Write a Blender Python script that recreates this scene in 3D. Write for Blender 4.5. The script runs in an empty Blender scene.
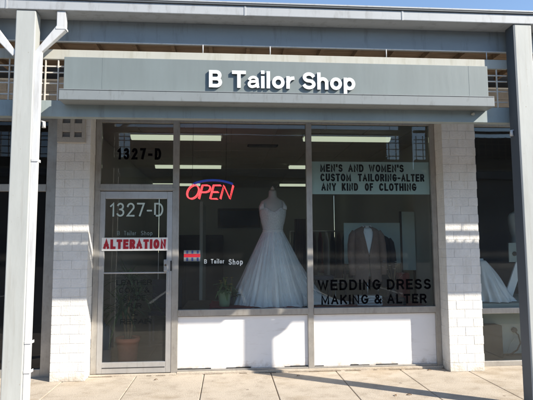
import bpy, bmesh, math, random
from mathutils import Vector, Matrix, Euler
random.seed(7)
S = bpy.context.scene
COL = S.collection
R = math.radians

# ------------------------------------------------------------------ render / world
S.view_settings.view_transform = 'Standard'
S.view_settings.look = 'None'
S.view_settings.gamma = 1
S.view_settings.use_curve_mapping = False
S.view_settings.exposure = 0.82
SUN = Vector((1.543, -1.0, 1.32)).normalized()
elev = math.asin(SUN.z)
azim = math.atan2(SUN.x, SUN.y)
w = bpy.data.worlds.new('World'); S.world = w; w.use_nodes = True
nt = w.node_tree
bg = nt.nodes['Background']; bg.inputs['Strength'].default_value = 0.135
sky = nt.nodes.new('ShaderNodeTexSky'); sky.sky_type = 'NISHITA'; sky.sun_disc = False
sky.sun_elevation = elev; sky.sun_rotation = azim
sky.air_density = 1.0; sky.dust_density = 0.15; sky.ozone_density = 2.0
nt.links.new(sky.outputs[0], bg.inputs[0])
sl = bpy.data.lights.new('sun', 'SUN'); sl.energy = 5.0; sl.angle = R(0.55); sl.color = (1.0, 0.93, 0.81)
so = bpy.data.objects.new('sun', sl); COL.objects.link(so)
so.rotation_euler = (-SUN).to_track_quat('-Z', 'Y').to_euler(); so.location = SUN * 20

# ------------------------------------------------------------------ camera
cam = bpy.data.cameras.new('camera'); co = bpy.data.objects.new('camera', cam); COL.objects.link(co)
S.camera = co
yaw, pitch, roll = 0.0774, 0.0922, -0.0057
F = Vector((math.sin(yaw) * math.cos(pitch), math.cos(yaw) * math.cos(pitch), math.sin(pitch)))
Rt = Vector((math.cos(yaw), -math.sin(yaw), 0)); U = Rt.cross(F)
c_, s_ = math.cos(roll), math.sin(roll)
r2 = Rt * c_ + U * s_; u2 = U * c_ - Rt * s_
co.matrix_world = Matrix(((r2.x, u2.x, -F.x, -0.4992), (r2.y, u2.y, -F.y, -6.0849), (r2.z, u2.z, -F.z, 1.4572), (0, 0, 0, 1)))
cam.sensor_width = 36; cam.lens = 36 * 505 / 533; cam.clip_end = 2000; cam.clip_start = 0.05

# ------------------------------------------------------------------ materials
def mat(name, col, rough=0.6, metal=0.0, bump=0.0, bscale=40, var=0.0, vscale=3, spec=0.5, emit=None, est=0, stretch=None, tint2=None, detail=4):
    m = bpy.data.materials.new(name); m.use_nodes = True
    n = m.node_tree.nodes; l = m.node_tree.links; p = n['Principled BSDF']
    p.inputs['Base Color'].default_value = (*col, 1); p.inputs['Roughness'].default_value = rough
    p.inputs['Metallic'].default_value = metal; p.inputs['Specular IOR Level'].default_value = spec
    tc = n.new('ShaderNodeTexCoord'); mp = n.new('ShaderNodeMapping'); l.new(tc.outputs['Object'], mp.inputs[0])
    if stretch: mp.inputs['Scale'].default_value = stretch
    if var > 0 or tint2:
        no = n.new('ShaderNodeTexNoise'); no.inputs['Scale'].default_value = vscale; no.inputs['Detail'].default_value = 8
        no.inputs['Roughness'].default_value = 0.65
        l.new(mp.outputs[0], no.inputs[0])
        cr = n.new('ShaderNodeValToRGB'); cr.color_ramp.elements[0].position = 0.32; cr.color_ramp.elements[1].position = 0.68
        t = tint2 or tuple(c * (1 - var) for c in col)
        cr.color_ramp.elements[0].color = (*t, 1); cr.color_ramp.elements[1].color = (*[min(1, c * (1 + var * 0.35)) for c in col], 1)
        l.new(no.outputs[0], cr.inputs[0]); l.new(cr.outputs[0], p.inputs['Base Color'])
        mr = n.new('ShaderNodeMapRange'); mr.inputs[3].default_value = min(1, rough + .12); mr.inputs[4].default_value = max(.05, rough - .08)
        l.new(no.outputs[0], mr.inputs[0]); l.new(mr.outputs[0], p.inputs['Roughness'])
    if bump > 0:
        nb = n.new('ShaderNodeTexNoise'); nb.inputs['Scale'].default_value = bscale; nb.inputs['Detail'].default_value = detail
        l.new(mp.outputs[0], nb.inputs[0])
        b = n.new('ShaderNodeBump'); b.inputs['Strength'].default_value = bump; b.inputs['Distance'].default_value = 0.01
        l.new(nb.outputs[0], b.inputs['Height']); l.new(b.outputs[0], p.inputs['Normal'])
    if emit:
        p.inputs['Emission Color'].default_value = (*emit, 1); p.inputs['Emission Strength'].default_value = est
    return m

def grime(m, scale=(6, 6, 1.2), col=(.55, .5, .45), lo=.52, hi=.68, nsc=3.0, zmax=None, detail=8):
    """dirt with a shape of its own: streaks / splashes multiplied over the base colour"""
    n = m.node_tree.nodes; l = m.node_tree.links; p = n['Principled BSDF']
    tc = n.new('ShaderNodeTexCoord'); mp = n.new('ShaderNodeMapping'); mp.inputs['Scale'].default_value = scale
    l.new(tc.outputs['Object'], mp.inputs[0])
    no = n.new('ShaderNodeTexNoise'); no.inputs['Scale'].default_value = nsc; no.inputs['Detail'].default_value = detail; no.inputs['Roughness'].default_value = .7
    l.new(mp.outputs[0], no.inputs[0])
    mr = n.new('ShaderNodeMapRange'); mr.inputs[1].default_value = lo; mr.inputs[2].default_value = hi
    fac = mr.outputs[0]
    if zmax:
        sp = n.new('ShaderNodeSeparateXYZ'); l.new(tc.outputs['Object'], sp.inputs[0])
        m2 = n.new('ShaderNodeMapRange'); m2.inputs[1].default_value = 0; m2.inputs[2].default_value = zmax; m2.inputs[3].default_value = .30; m2.inputs[4].default_value = -.25
        l.new(sp.outputs[2], m2.inputs[0])
        ad = n.new('ShaderNodeMath'); ad.operation = 'ADD'; l.new(no.outputs[0], ad.inputs[0]); l.new(m2.outputs[0], ad.inputs[1]); l.new(ad.outputs[0], mr.inputs[0])
    else: l.new(no.outputs[0], mr.inputs[0])
    mx = n.new('ShaderNodeMix'); mx.data_type = 'RGBA'; mx.blend_type = 'MULTIPLY'; mx.inputs[7].default_value = (*col, 1)
    l.new(fac, mx.inputs[0])
    bc = p.inputs['Base Color']
    if bc.links: l.new(bc.links[0].from_socket, mx.inputs[6])
    else: mx.inputs[6].default_value = bc.default_value
    l.new(mx.outputs[2], bc)

def glass_mat(name, tint=(0.95, 0.975, 0.96), wav=0.0022, ior=1.42, dust_haze=0.013):
    m = bpy.data.materials.new(name); m.use_nodes = True
    n = m.node_tree.nodes; l = m.node_tree.links; n.clear()
    o = n.new('ShaderNodeOutputMaterial'); mx = n.new('ShaderNodeMixShader'); fr = n.new('ShaderNodeFresnel'); fr.inputs[0].default_value = ior
    tr = n.new('ShaderNodeBsdfTransparent'); tr.inputs[0].default_value = (*tint, 1)
    gl = n.new('ShaderNodeBsdfGlossy'); gl.inputs['Roughness'].default_value = 0.0
    tc = n.new('ShaderNodeTexCoord'); no = n.new('ShaderNodeTexNoise'); no.inputs['Scale'].default_value = 1.3; no.inputs['Detail'].default_value = 1
    b = n.new('ShaderNodeBump'); b.inputs['Strength'].default_value = 1.0; b.inputs['Distance'].default_value = wav
    l.new(tc.outputs['Object'], no.inputs[0]); l.new(no.outputs[0], b.inputs['Height']); l.new(b.outputs[0], gl.inputs['Normal'])
    df = n.new('ShaderNodeBsdfDiffuse'); df.inputs[0].default_value = (.75, .74, .70, 1)        # pale dusty haze mixed in to lighten the dark view through the pane
    n2 = n.new('ShaderNodeTexNoise'); n2.inputs['Scale'].default_value = 2.2; n2.inputs['Detail'].default_value = 9; l.new(tc.outputs['Object'], n2.inputs[0])
    mr = n.new('ShaderNodeMapRange'); mr.inputs[1].default_value = .3; mr.inputs[2].default_value = .7; mr.inputs[3].default_value = dust_haze*.55; mr.inputs[4].default_value = dust_haze*1.45
    l.new(n2.outputs[0], mr.inputs[0])
    m1 = n.new('ShaderNodeMixShader'); l.new(mr.outputs[0], m1.inputs[0]); l.new(tr.outputs[0], m1.inputs[1]); l.new(df.outputs[0], m1.inputs[2])
    l.new(fr.outputs[0], mx.inputs[0]); l.new(m1.outputs[0], mx.inputs[1]); l.new(gl.outputs[0], mx.inputs[2]); l.new(mx.outputs[0], o.inputs[0])
    return m

M = {}
M['brick'] = mat('white_painted_brick', (0.74, 0.72, 0.69), 0.75, bump=0.5, bscale=55, var=0.10, vscale=5)
M['panel'] = mat('white_painted_board', (0.80, 0.78, 0.77), 0.55, bump=0.08, bscale=14, var=0.05, vscale=1.6)
M['alu'] = mat('brushed_aluminium', (0.43, 0.405, 0.37), 0.42, metal=0.55, bump=0.05, bscale=60, var=0.18, vscale=6)
M['alu_door'] = mat('door_aluminium', (0.52, 0.51, 0.50), 0.38, metal=0.6, bump=0.05, bscale=60, var=0.12, vscale=6)
M['chrome'] = mat('worn_steel', (0.7, 0.7, 0.7), 0.25, metal=0.9, bump=0.03)
M['sign'] = mat('grey_painted_sign_metal', (0.185, 0.215, 0.215), 0.5, bump=0.06, bscale=9, var=0.10, vscale=1.3, stretch=(3, 3, 0.7))
M['ledge'] = mat('light_grey_ledge_metal', (0.225, 0.245, 0.25), 0.45, bump=0.04, bscale=10, var=0.10, vscale=2.2)
M['beam'] = mat('blue_grey_painted_steel', (0.27, 0.30, 0.32), 0.5, bump=0.05, bscale=12, var=0.15, vscale=1.7, stretch=(.5, 2, 2))
M['hbeam'] = mat('pale_blue_grey_painted_timber', (0.29, 0.34, 0.345), 0.6, bump=0.05, bscale=12, var=0.15, vscale=1.7)
M['cream'] = mat('cream_painted_board', (0.46, 0.45, 0.40), 0.65, bump=0.06, bscale=20, var=0.08, vscale=2)
M['post'] = mat('pale_grey_painted_post', (0.44, 0.45, 0.43), 0.55, bump=0.08, bscale=18, var=0.10, vscale=2.5, stretch=(2, 2, .5))
M['spout'] = mat('white_painted_downspout', (0.62, 0.62, 0.62), 0.45, bump=0.05, bscale=20, var=0.08, vscale=4)
M['gutter'] = mat('white_gutter', (0.42, 0.435, 0.45), 0.5, bump=0.05, bscale=10, var=0.10, vscale=2, stretch=(.6, 2, 2))
M['darkedge'] = mat('dark_roof_edge', (0.10, 0.11, 0.12), 0.7)
M['wood'] = mat('brown_roof_boards', (0.21, 0.15, 0.10), 0.75, bump=0.3, bscale=30, var=0.4, vscale=4, stretch=(1, 8, 1))
M['soffit'] = mat('grey_soffit', (0.30, 0.30, 0.30), 0.7, var=0.1)
M['letter'] = mat('white_sign_letter', (0.9, 0.9, 0.9), 0.4, bump=0.01)
M['lside'] = mat('sign_letter_side', (0.12, 0.14, 0.15), 0.5)
M['wire'] = mat('off_white_wire', (0.62, 0.58, 0.52), 0.55, var=0.15, vscale=20)
M['block'] = mat('beige_vent_block', (0.44, 0.41, 0.37), 0.85, bump=0.5, bscale=60, var=0.12, vscale=8)
M['hole'] = mat('vent_screen', (0.22, 0.21, 0.20), 0.8, bump=0.3, bscale=200)
M['floor'] = mat('dark_shop_floor', (0.28, 0.25, 0.22), 0.5, bump=0.1, var=0.2, vscale=2)
M['wall'] = mat('dim_shop_wall', (0.55, 0.56, 0.52), 0.8, bump=0.05, var=0.08, vscale=1)
M['ceil'] = mat('grey_brown_ceiling_tile', (0.56, 0.52, 0.48), 0.85, bump=0.15, bscale=90, var=0.08, vscale=1.2)
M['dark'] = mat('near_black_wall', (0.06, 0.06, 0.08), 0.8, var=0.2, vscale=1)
M['lamp'] = mat('fluorescent_diffuser', (0.8, 0.85, 0.7), 0.5, emit=(0.80, 0.86, 0.66), est=0.40)
M['lampbody'] = mat('lamp_housing', (0.6, 0.6, 0.56), 0.6)
M['red_neon'] = mat('red_neon_tube', (0.8, 0.05, 0.05), 0.3, emit=(1.0, 0.05, 0.06), est=1.9)
M['blue_neon'] = mat('blue_neon_tube', (0.02, 0.06, 0.3), 0.3, emit=(0.01, 0.05, 0.40), est=0.28)
M['black_vinyl'] = mat('black_vinyl', (0.004, 0.004, 0.005), 0.9, spec=0.0)
M['faint_vinyl'] = mat('faded_vinyl', (0.16, 0.20, 0.19), 0.6)
M['pale_vinyl'] = mat('pale_green_white_vinyl', (0.50, 0.60, 0.56), 0.5)
M['white_vinyl'] = mat('white_vinyl', (0.75, 0.78, 0.76), 0.5)
M['banner_white'] = mat('white_banner', (0.78, 0.78, 0.76), 0.5, bump=0.05, bscale=8)
M['banner_red'] = mat('red_banner_ink', (0.40, 0.008, 0.02), 0.5)
M['green_film'] = mat('pale_green_film', (0.72, 0.84, 0.77), 0.6, var=0.05, vscale=1, bump=0.04, bscale=5)
M['dress'] = mat('white_satin_tulle', (0.93, 0.94, 0.95), 0.6, bump=0.4, bscale=26, var=0.10, vscale=9, stretch=(1, 1, .25), emit=None)
M['lace'] = mat('white_lace', (0.88, 0.89, 0.90), 0.75, bump=0.9, bscale=110, var=0.22, vscale=60)
M['form'] = mat('off_white_dress_form', (0.55, 0.55, 0.53), 0.6)
M['suit'] = mat('brown_tweed', (0.22, 0.155, 0.13), 0.9, bump=0.4, bscale=160, var=0.25, vscale=90)
M['navy'] = mat('dark_navy_wool', (0.014, 0.017, 0.028), 0.9, bump=0.3, bscale=150)
M['shirt'] = mat('white_shirt_cotton', (0.70, 0.74, 0.78), 0.8, bump=0.2, bscale=60)
M['redcloth'] = mat('dark_red_cloth', (0.20, 0.02, 0.028), 0.85, bump=0.4, bscale=60, var=0.2)
M['pot_green'] = mat('light_green_glazed_pot', (0.30, 0.42, 0.24), 0.35, var=0.08)
M['terracotta'] = mat('terracotta', (0.55, 0.17, 0.10), 0.8, var=0.15, vscale=8, bump=0.2)
M['soil'] = mat('soil', (0.03, 0.022, 0.015), 0.95, bump=0.8)
M['leaf'] = mat('green_leaf', (0.10, 0.20, 0.06), 0.45, var=0.4, vscale=12)
M['leafdark'] = mat('dark_green_leaf', (0.07, 0.15, 0.06), 0.45, var=0.4, vscale=10)
M['yellow'] = mat('yellow_petal', (0.42, 0.33, 0.06), 0.7)
M['trunk'] = mat('plant_cane', (0.20, 0.15, 0.09), 0.85, bump=0.4)
M['mirror'] = mat('dressing_mirror', (0.42, 0.50, 0.50), 0.12, metal=1.0)
M['darkwood'] = mat('dark_wood', (0.06, 0.04, 0.03), 0.5, var=0.3, vscale=12, stretch=(1, 1, .2))
M['tablewhite'] = mat('white_laminate', (0.5, 0.5, 0.5), 0.5)
M['grey_pale'] = mat('pale_grey_display_board', (0.42, 0.46, 0.43), 0.7, var=0.06, vscale=1.5)
M['brownbox'] = mat('brown_box', (0.09, 0.07, 0.055), 0.8, var=0.2)
M['plastic_black'] = mat('black_rubber', (0.02, 0.02, 0.02), 0.5)
M['maroon'] = mat('maroon_fabric', (0.10, 0.012, 0.035), 0.9, bump=0.3, bscale=30)
M['teal'] = mat('teal_fabric', (0.03, 0.075, 0.075), 0.9, bump=0.3, bscale=30)
M['redgar'] = mat('brick_red_fabric', (0.22, 0.04, 0.03), 0.9, bump=0.3, bscale=30)
def tulle():
    m = mat('sheer_tulle', (0.88, 0.90, 0.93), 0.7, bump=.6, bscale=60, stretch=(1, 1, .2)); n = m.node_tree.nodes; l = m.node_tree.links
    o = n['Material Output']; p = n['Principled BSDF']; tr = n.new('ShaderNodeBsdfTransparent'); mx = n.new('ShaderNodeMixShader')
    lw = n.new('ShaderNodeLayerWeight'); lw.inputs[0].default_value = .35
    mr = n.new('ShaderNodeMapRange'); mr.inputs[3].default_value = .22; mr.inputs[4].default_value = .8; l.new(lw.outputs['Facing'], mr.inputs[0]); l.new(mr.outputs[0], mx.inputs[0])
    l.new(tr.outputs[0], mx.inputs[1]); l.new(p.outputs[0], mx.inputs[2]); l.new(mx.outputs[0], o.inputs[0]); return m
M['tulle'] = tulle()
grime(M['brick'], (9, 9, 3), (.88, .86, .82), .50, .74, 1.6)
grime(M['brick'], (14, 14, 14), (.72, .66, .58), .58, .86, 1.0, zmax=.30)
grime(M['panel'], (10, 10, 10), (.62, .56, .50), .52, .80, 1.0, zmax=.22)
grime(M['panel'], (1.2, 1, 9), (.86, .84, .82), .56, .66, 2.0)
grime(M['sign'], (9, 9, .5), (.93, .93, .93), .50, .72, 1.5)
grime(M['ledge'], (12, 12, 3), (.66, .63, .60), .56, .74, 1.5)
grime(M['post'], (26, 26, 1.0), (.86, .83, .80), .52, .72, 1.0)
grime(M['post'], (30, 30, 30), (.50, .32, .18), .66, .72, 1.0)
grime(M['spout'], (24, 24, 2.0), (.74, .71, .68), .52, .74, 1.0)
grime(M['gutter'], (8, 8, 2), (.70, .68, .66), .52, .72, 1.5)
grime(M['beam'], (6, 6, 1), (.70, .68, .66), .54, .72, 1.5)
grime(M['hbeam'], (6, 6, 1), (.74, .72, .70), .54, .72, 1.5)
grime(M['alu'], (18, 18, 4), (.74, .70, .66), .52, .74, 1.5)
grime(M['alu_door'], (18, 18, 4), (.78, .74, .70), .54, .76, 1.5)
grime(M['cream'], (9, 9, 1), (.80, .78, .72), .5, .7, 1.5)
M['glass'] = glass_mat('window_glass')
M['glassmid'] = glass_mat('shaded_window_glass', (0.72, 0.73, 0.76))
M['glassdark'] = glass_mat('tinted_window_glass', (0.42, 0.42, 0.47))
M['rust'] = mat('rust', (0.30, 0.11, 0.03), 0.9, var=0.4, vscale=30, bump=0.5)

# pavement concrete
def concrete():
    m = mat('sidewalk_concrete', (0.50, 0.435, 0.36), 0.85, bump=0.35, bscale=70, var=0.14, vscale=1.1, detail=8)
    n = m.node_tree.nodes; l = m.node_tree.links; p = n['Principled BSDF']
    # fine speckle + pale/dirty patches
    src = p.inputs['Base Color'].links[0].from_socket
    tc = n['Texture Coordinate']
    no = n.new('ShaderNodeTexNoise'); no.inputs['Scale'].default_value = 130; no.inputs['Detail'].default_value = 3
    l.new(tc.outputs['Object'], no.inputs[0])
    cr = n.new('ShaderNodeValToRGB'); cr.color_ramp.elements[0].color = (.80, .78, .76, 1); cr.color_ramp.elements[1].color = (1.05, 1.05, 1.04, 1)
    cr.color_ramp.elements[0].position = .35; cr.color_ramp.elements[1].position = .6
    l.new(no.outputs[0], cr.inputs[0])
    mx = n.new('ShaderNodeMix'); mx.data_type = 'RGBA'; mx.blend_type = 'MULTIPLY'; mx.inputs[0].default_value = 1
    l.new(src, mx.inputs[6]); l.new(cr.outputs[0], mx.inputs[7])
    n2 = n.new('ShaderNodeTexNoise'); n2.inputs['Scale'].default_value = 4.5; n2.inputs['Detail'].default_value = 10; n2.inputs['Roughness'].default_value = .75
    l.new(tc.outputs['Object'], n2.inputs[0])
    c2 = n.new('ShaderNodeValToRGB'); c2.color_ramp.elements[0].color = (.74, .71, .68, 1); c2.color_ramp.elements[1].color = (1, 1, 1, 1)
    c2.color_ramp.elements[0].position = .30; c2.color_ramp.elements[1].position = .50
    l.new(n2.outputs[0], c2.inputs[0])
    m2 = n.new('ShaderNodeMix'); m2.data_type = 'RGBA'; m2.blend_type = 'MULTIPLY'; m2.inputs[0].default_value = 1
    l.new(mx.outputs[2], m2.inputs[6]); l.new(c2.outputs[0], m2.inputs[7]); l.new(m2.outputs[2], p.inputs['Base Color'])
    vo = n.new('ShaderNodeTexVoronoi'); vo.inputs['Scale'].default_value = 3.2; l.new(tc.outputs['Object'], vo.inputs['Vector'])
    n3 = n.new('ShaderNodeTexNoise'); n3.inputs['Scale'].default_value = 30; l.new(tc.outputs['Object'], n3.inputs[0])
    ad = n.new('ShaderNodeMath'); ad.operation = 'MULTIPLY_ADD'; ad.inputs[1].default_value = .08; l.new(n3.outputs[0], ad.inputs[0]); l.new(vo.outputs['Distance'], ad.inputs[2])
    mr = n.new('ShaderNodeMapRange'); mr.inputs[1].default_value = .098; mr.inputs[2].default_value = .082; l.new(ad.outputs[0], mr.inputs[0])
    m3 = n.new('ShaderNodeMix'); m3.data_type = 'RGBA'; m3.blend_type = 'MULTIPLY'; m3.inputs[7].default_value = (.45, .42, .40, 1)
    l.new(mr.outputs[0], m3.inputs[0]); l.new(m2.outputs[2], m3.inputs[6]); l.new(m3.outputs[2], p.inputs['Base Color'])
    return m
M['conc'] = concrete(); grime(M['conc'], (1, 1.6, 1), (.80, .76, .70), .50, .64, 1.1)
M['dirt'] = mat('wall_foot_dirt', (0.20, 0.15, 0.10), .95, bump=.5, var=.4, vscale=20)
M['shade_navy'] = mat('dark_navy_shade', (0.075, 0.09, 0.11), 0.6)  # shade tone for the plate on the right post's left face
M['reflection_teal'] = mat('pale_teal_reflection', (0.62, 0.78, 0.80), 0.7, var=.1)  # colour of the painted reflection behind the jackets
M['bluemark'] = mat('blue_ink', (0.03, 0.05, 0.18), 0.6)
M['dryleaf'] = mat('dry_leaf', (0.16, 0.09, 0.04), .9)
M['worn_vinyl'] = mat('worn_dark_vinyl', (0.022, 0.024, 0.024), .9, spec=0)
M['joint'] = mat('joint_dirt', (0.12, 0.09, 0.06), 0.95)
M['asphalt'] = mat('asphalt', (0.06, 0.06, 0.06), 0.9, bump=0.6, bscale=90, var=0.2, vscale=1)
M['paint'] = mat('road_paint', (0.7, 0.7, 0.68), 0.8, var=0.2, vscale=8)
M['stucco'] = mat('brown_stucco', (0.16, 0.15, 0.14), 0.85, bump=0.2, var=0.1)

# ------------------------------------------------------------------ mesh helpers
class MB:
    def __init__(s): s.bm = bmesh.new()
    def box(s, x0, x1, y0, y1, z0, z1, mi=0):
        vs = [s.bm.verts.new(p) for p in ((x0,y0,z0),(x1,y0,z0),(x1,y1,z0),(x0,y1,z0),(x0,y0,z1),(x1,y0,z1),(x1,y1,z1),(x0,y1,z1))]
        for f in ((0,3,2,1),(4,5,6,7),(0,1,5,4),(1,2,6,5),(2,3,7,6),(3,0,4,7)):
            fc = s.bm.faces.new([vs[i] for i in f]); fc.material_index = mi
        return s
    def tube(s, pts, r, n=8, cap=True, square=False, radii=None, flat=None):
        pts = [Vector(p) for p in pts]; rings = []
        up = Vector((0, 1, 0)) if not flat else Vector(flat)
        for i, p in enumerate(pts):
            d = (pts[min(i+1, len(pts)-1)] - pts[max(i-1, 0)]).normalized()
            a = up
            if abs(d.dot(a)) > .95: a = Vector((1, 0, 0))
            e1 = d.cross(a).normalized(); e2 = e1.cross(d).normalized()
            rr = radii[i] if radii else r
            rx, ry = rr if isinstance(rr, tuple) else (rr, rr)
            if square:
                # mitre
                k = 1
                if 0 < i < len(pts)-1:
                    d0 = (pts[i]-pts[i-1]).normalized(); k = 1/max(.5, abs(d.dot(d0)))
                q = [(-rx*k,-ry),(rx*k,-ry),(rx*k,ry),(-rx*k,ry)]
                rings.append([s.bm.verts.new(p + e1*a_ + e2*b_) for a_, b_ in q])
            else:
                rings.append([s.bm.verts.new(p + e1*math.cos(2*math.pi*j/n)*rx + e2*math.sin(2*math.pi*j/n)*ry) for j in range(n)])
        m = len(rings[0])
        for a, b in zip(rings, rings[1:]):
            for j in range(m):
                f = s.bm.faces.new((a[j], a[(j+1)%m], b[(j+1)%m], b[j])); f.smooth = not square
        if cap:
            s.bm.faces.new(rings[0][::-1]); s.bm.faces.new(rings[-1])
        return s
    def rings(s, rs, cap0=False, cap1=False, closed=True, smooth=True):
        R_ = [[s.bm.verts.new(p) for p in r] for r in rs]; m = len(R_[0])
        for a, b in zip(R_, R_[1:]):
            for j in range(m if closed else m-1):
                f = s.bm.faces.new((a[j], a[(j+1)%m], b[(j+1)%m], b[j])); f.smooth = smooth
        if cap0: s.bm.faces.new(R_[0][::-1])
        if cap1: s.bm.faces.new(R_[-1])
        return s
    def build(s, name, m, parent=None, bevel=0, solid=0, mats=None):
        bmesh.ops.recalc_face_normals(s.bm, faces=s.bm.faces)
        me = bpy.data.meshes.new(name); s.bm.to_mesh(me); s.bm.free()
        for k in (mats or [m]): me.materials.append(M[k])
        o = bpy.data.objects.new(name, me); COL.objects.link(o)
        if parent: o.parent = parent; o.matrix_parent_inverse = parent.matrix_basis.inverted()
        if solid:
            d = o.modifiers.new('solid', 'SOLIDIFY'); d.thickness = solid; d.offset = 0
        if bevel:
            d = o.modifiers.new('bevel', 'BEVEL'); d.width = bevel; d.segments = 2; d.limit_method = 'ANGLE'
        return o
def B(*a): return MB().box(*a)
def tag(o, label=None, cat=None, group=None, kind=None):
    if label: o['label'] = label
    if cat: o['category'] = cat
    if group: o['group'] = group
    if kind: o['kind'] = kind
    return o
def empty(name, loc, label, cat, group=None):
    o = bpy.data.objects.new(name, None); COL.objects.link(o); o.location = loc; o.empty_display_size = .1
    bpy.context.view_layer.update()
    o.matrix_basis = Matrix.Translation(loc)
    return tag(o, label, cat, group)
def copy_tree(o, parent=None, off=None):
    c = o.copy(); COL.objects.link(c)
    if parent: c.parent = parent; c.matrix_parent_inverse = o.matrix_parent_inverse.copy()
    if off: c.location = Vector(o.location) + Vector(off)
    for ch in list(o.children): copy_tree(ch, c)
    return c

# lettering: every glyph is a set of ribbons (grotesque capitals and lower case), built as solid strokes
def _arc(cx, cy, rx, ry, a0, a1, n=14):
    return [(cx + rx*math.cos(R(a0 + (a1-a0)*k/n)), cy + ry*math.sin(R(a0 + (a1-a0)*k/n))) for k in range(n+1)]
GL = {
 'A': (.78, [[(0,0),(.5,1),(1,0)], [(.2,.34),(.8,.34)]]),
 'B': (.70, [[(0,0),(0,1)], [(0,.51)] + _arc(.60,.755,.34,.245,-90,90,12) + [(0,1)], [(0,0)] + _arc(.62,.255,.38,.255,-90,90,12) + [(0,.51)]]),
 'C': (.74, [_arc(.5,.5,.5,.5,42,318,26)]),
 'D': (.74, [[(0,0),(0,1),(.45,1)] + _arc(.45,.5,.55,.5,90,-90,18) + [(0,0)]]),
 'E': (.62, [[(1,1),(0,1),(0,0),(1,0)], [(0,.52),(.88,.52)]]),
 'F': (.60, [[(1,1),(0,1),(0,0)], [(0,.5),(.85,.5)]]),
 'G': (.78, [_arc(.5,.5,.5,.5,42,330,26) + [(1,.46),(.58,.46)]]),
 'H': (.70, [[(0,0),(0,1)], [(1,0),(1,1)], [(0,.5),(1,.5)]]),
 'I': (.0, [[(0,0),(0,1)]]),
 'K': (.72, [[(0,0),(0,1)], [(.95,1),(0,.36)], [(.34,.60),(1,0)]]),
 'L': (.58, [[(0,1),(0,0),(1,0)]]),
 'M': (.86, [[(0,0),(0,1),(.5,.12),(1,1),(1,0)]]),
 'N': (.70, [[(0,0),(0,1),(1,0),(1,1)]]),
 'O': (.78, [_arc(.5,.5,.5,.5,90,450,36)]),
 'P': (.66, [[(0,0),(0,1)], [(0,1)] + _arc(.62,.73,.38,.27,90,-90,12) + [(0,.46)]]),
 'R': (.70, [[(0,0),(0,1)], [(0,1)] + _arc(.62,.74,.36,.26,90,-90,12) + [(0,.48)], [(.58,.48),(1,0)]]),
 'S': (.66, [_arc(.5,.75,.46,.25,25,180,12) + _arc(.5,.76,.46,.26,180,262,6)[1:] + _arc(.5,.25,.5,.25,80,-0,6) + _arc(.5,.25,.5,.25,0,-155,14)[1:]]),
 'T': (.66, [[(0,1),(1,1)], [(.5,1),(.5,0)]]),
 'U': (.70, [[(0,1),(0,.38)] + _arc(.5,.36,.5,.36,180,360,16) + [(1,1)]]),
 'W': (1.10, [[(0,1),(.26,0),(.5,.92),(.74,0),(1,1)]]),
 'Y': (.74, [[(0,1),(.5,.44),(1,1)], [(.5,.44),(.5,0)]]),
 '1': (.26, [[(0,.78),(1,1),(1,0)]]),
 '2': (.62, [_arc(.5,.72,.48,.28,170,-20,14) + [(0,0),(1,0)]]),
 '3': (.62, [_arc(.48,.76,.42,.24,155,-80,14) + [(.4,.52)] , _arc(.48,.26,.5,.26,80,-155,16)]),
 '7': (.60, [[(0,1),(1,1),(.35,0)]]),
 '-': (.34, [[(0,.42),(1,.42)]]),
 '&': (.80, [[(1,0),(.22,.80)], _arc(.42,.80,.22,.20,175,-45,12) + [(.12,.42)], _arc(.40,.24,.38,.24,130,300,10) + [(1,.46)]]),
 "'": (.0, [[(0,1.02),(0,.78)]]),
 'a': (.52, [_arc(.48,.45,.44,.21,160,10,10) + [(.96,.1),(1,0)], [(.95,.38),(.42,.36)] + _arc(.36,.18,.36,.18,95,275,10) + [(.70,.05),(.95,.20)]]),
 'i': (.0, [[(0,0),(0,.64)], [(0,1.03),(0,1.04)]]),
 'l': (.0, [[(0,0),(0,1)]]),
 'o': (.58, [_arc(.5,.325,.5,.335,90,450,30)]),
 'r': (.34, [[(0,0),(0,.66)], [(0,.34)] + _arc(.95,.30,.9,.35,170,92,8)]),
 'h': (.52, [[(0,0),(0,1)], [(0,.38)] + _arc(.5,.38,.5,.28,165,0,10) + [(1,0)]]),
 'p': (.56, [[(0,-.28),(0,.66)], _arc(.5,.325,.5,.335,180,-180,30)]),
}
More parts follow.
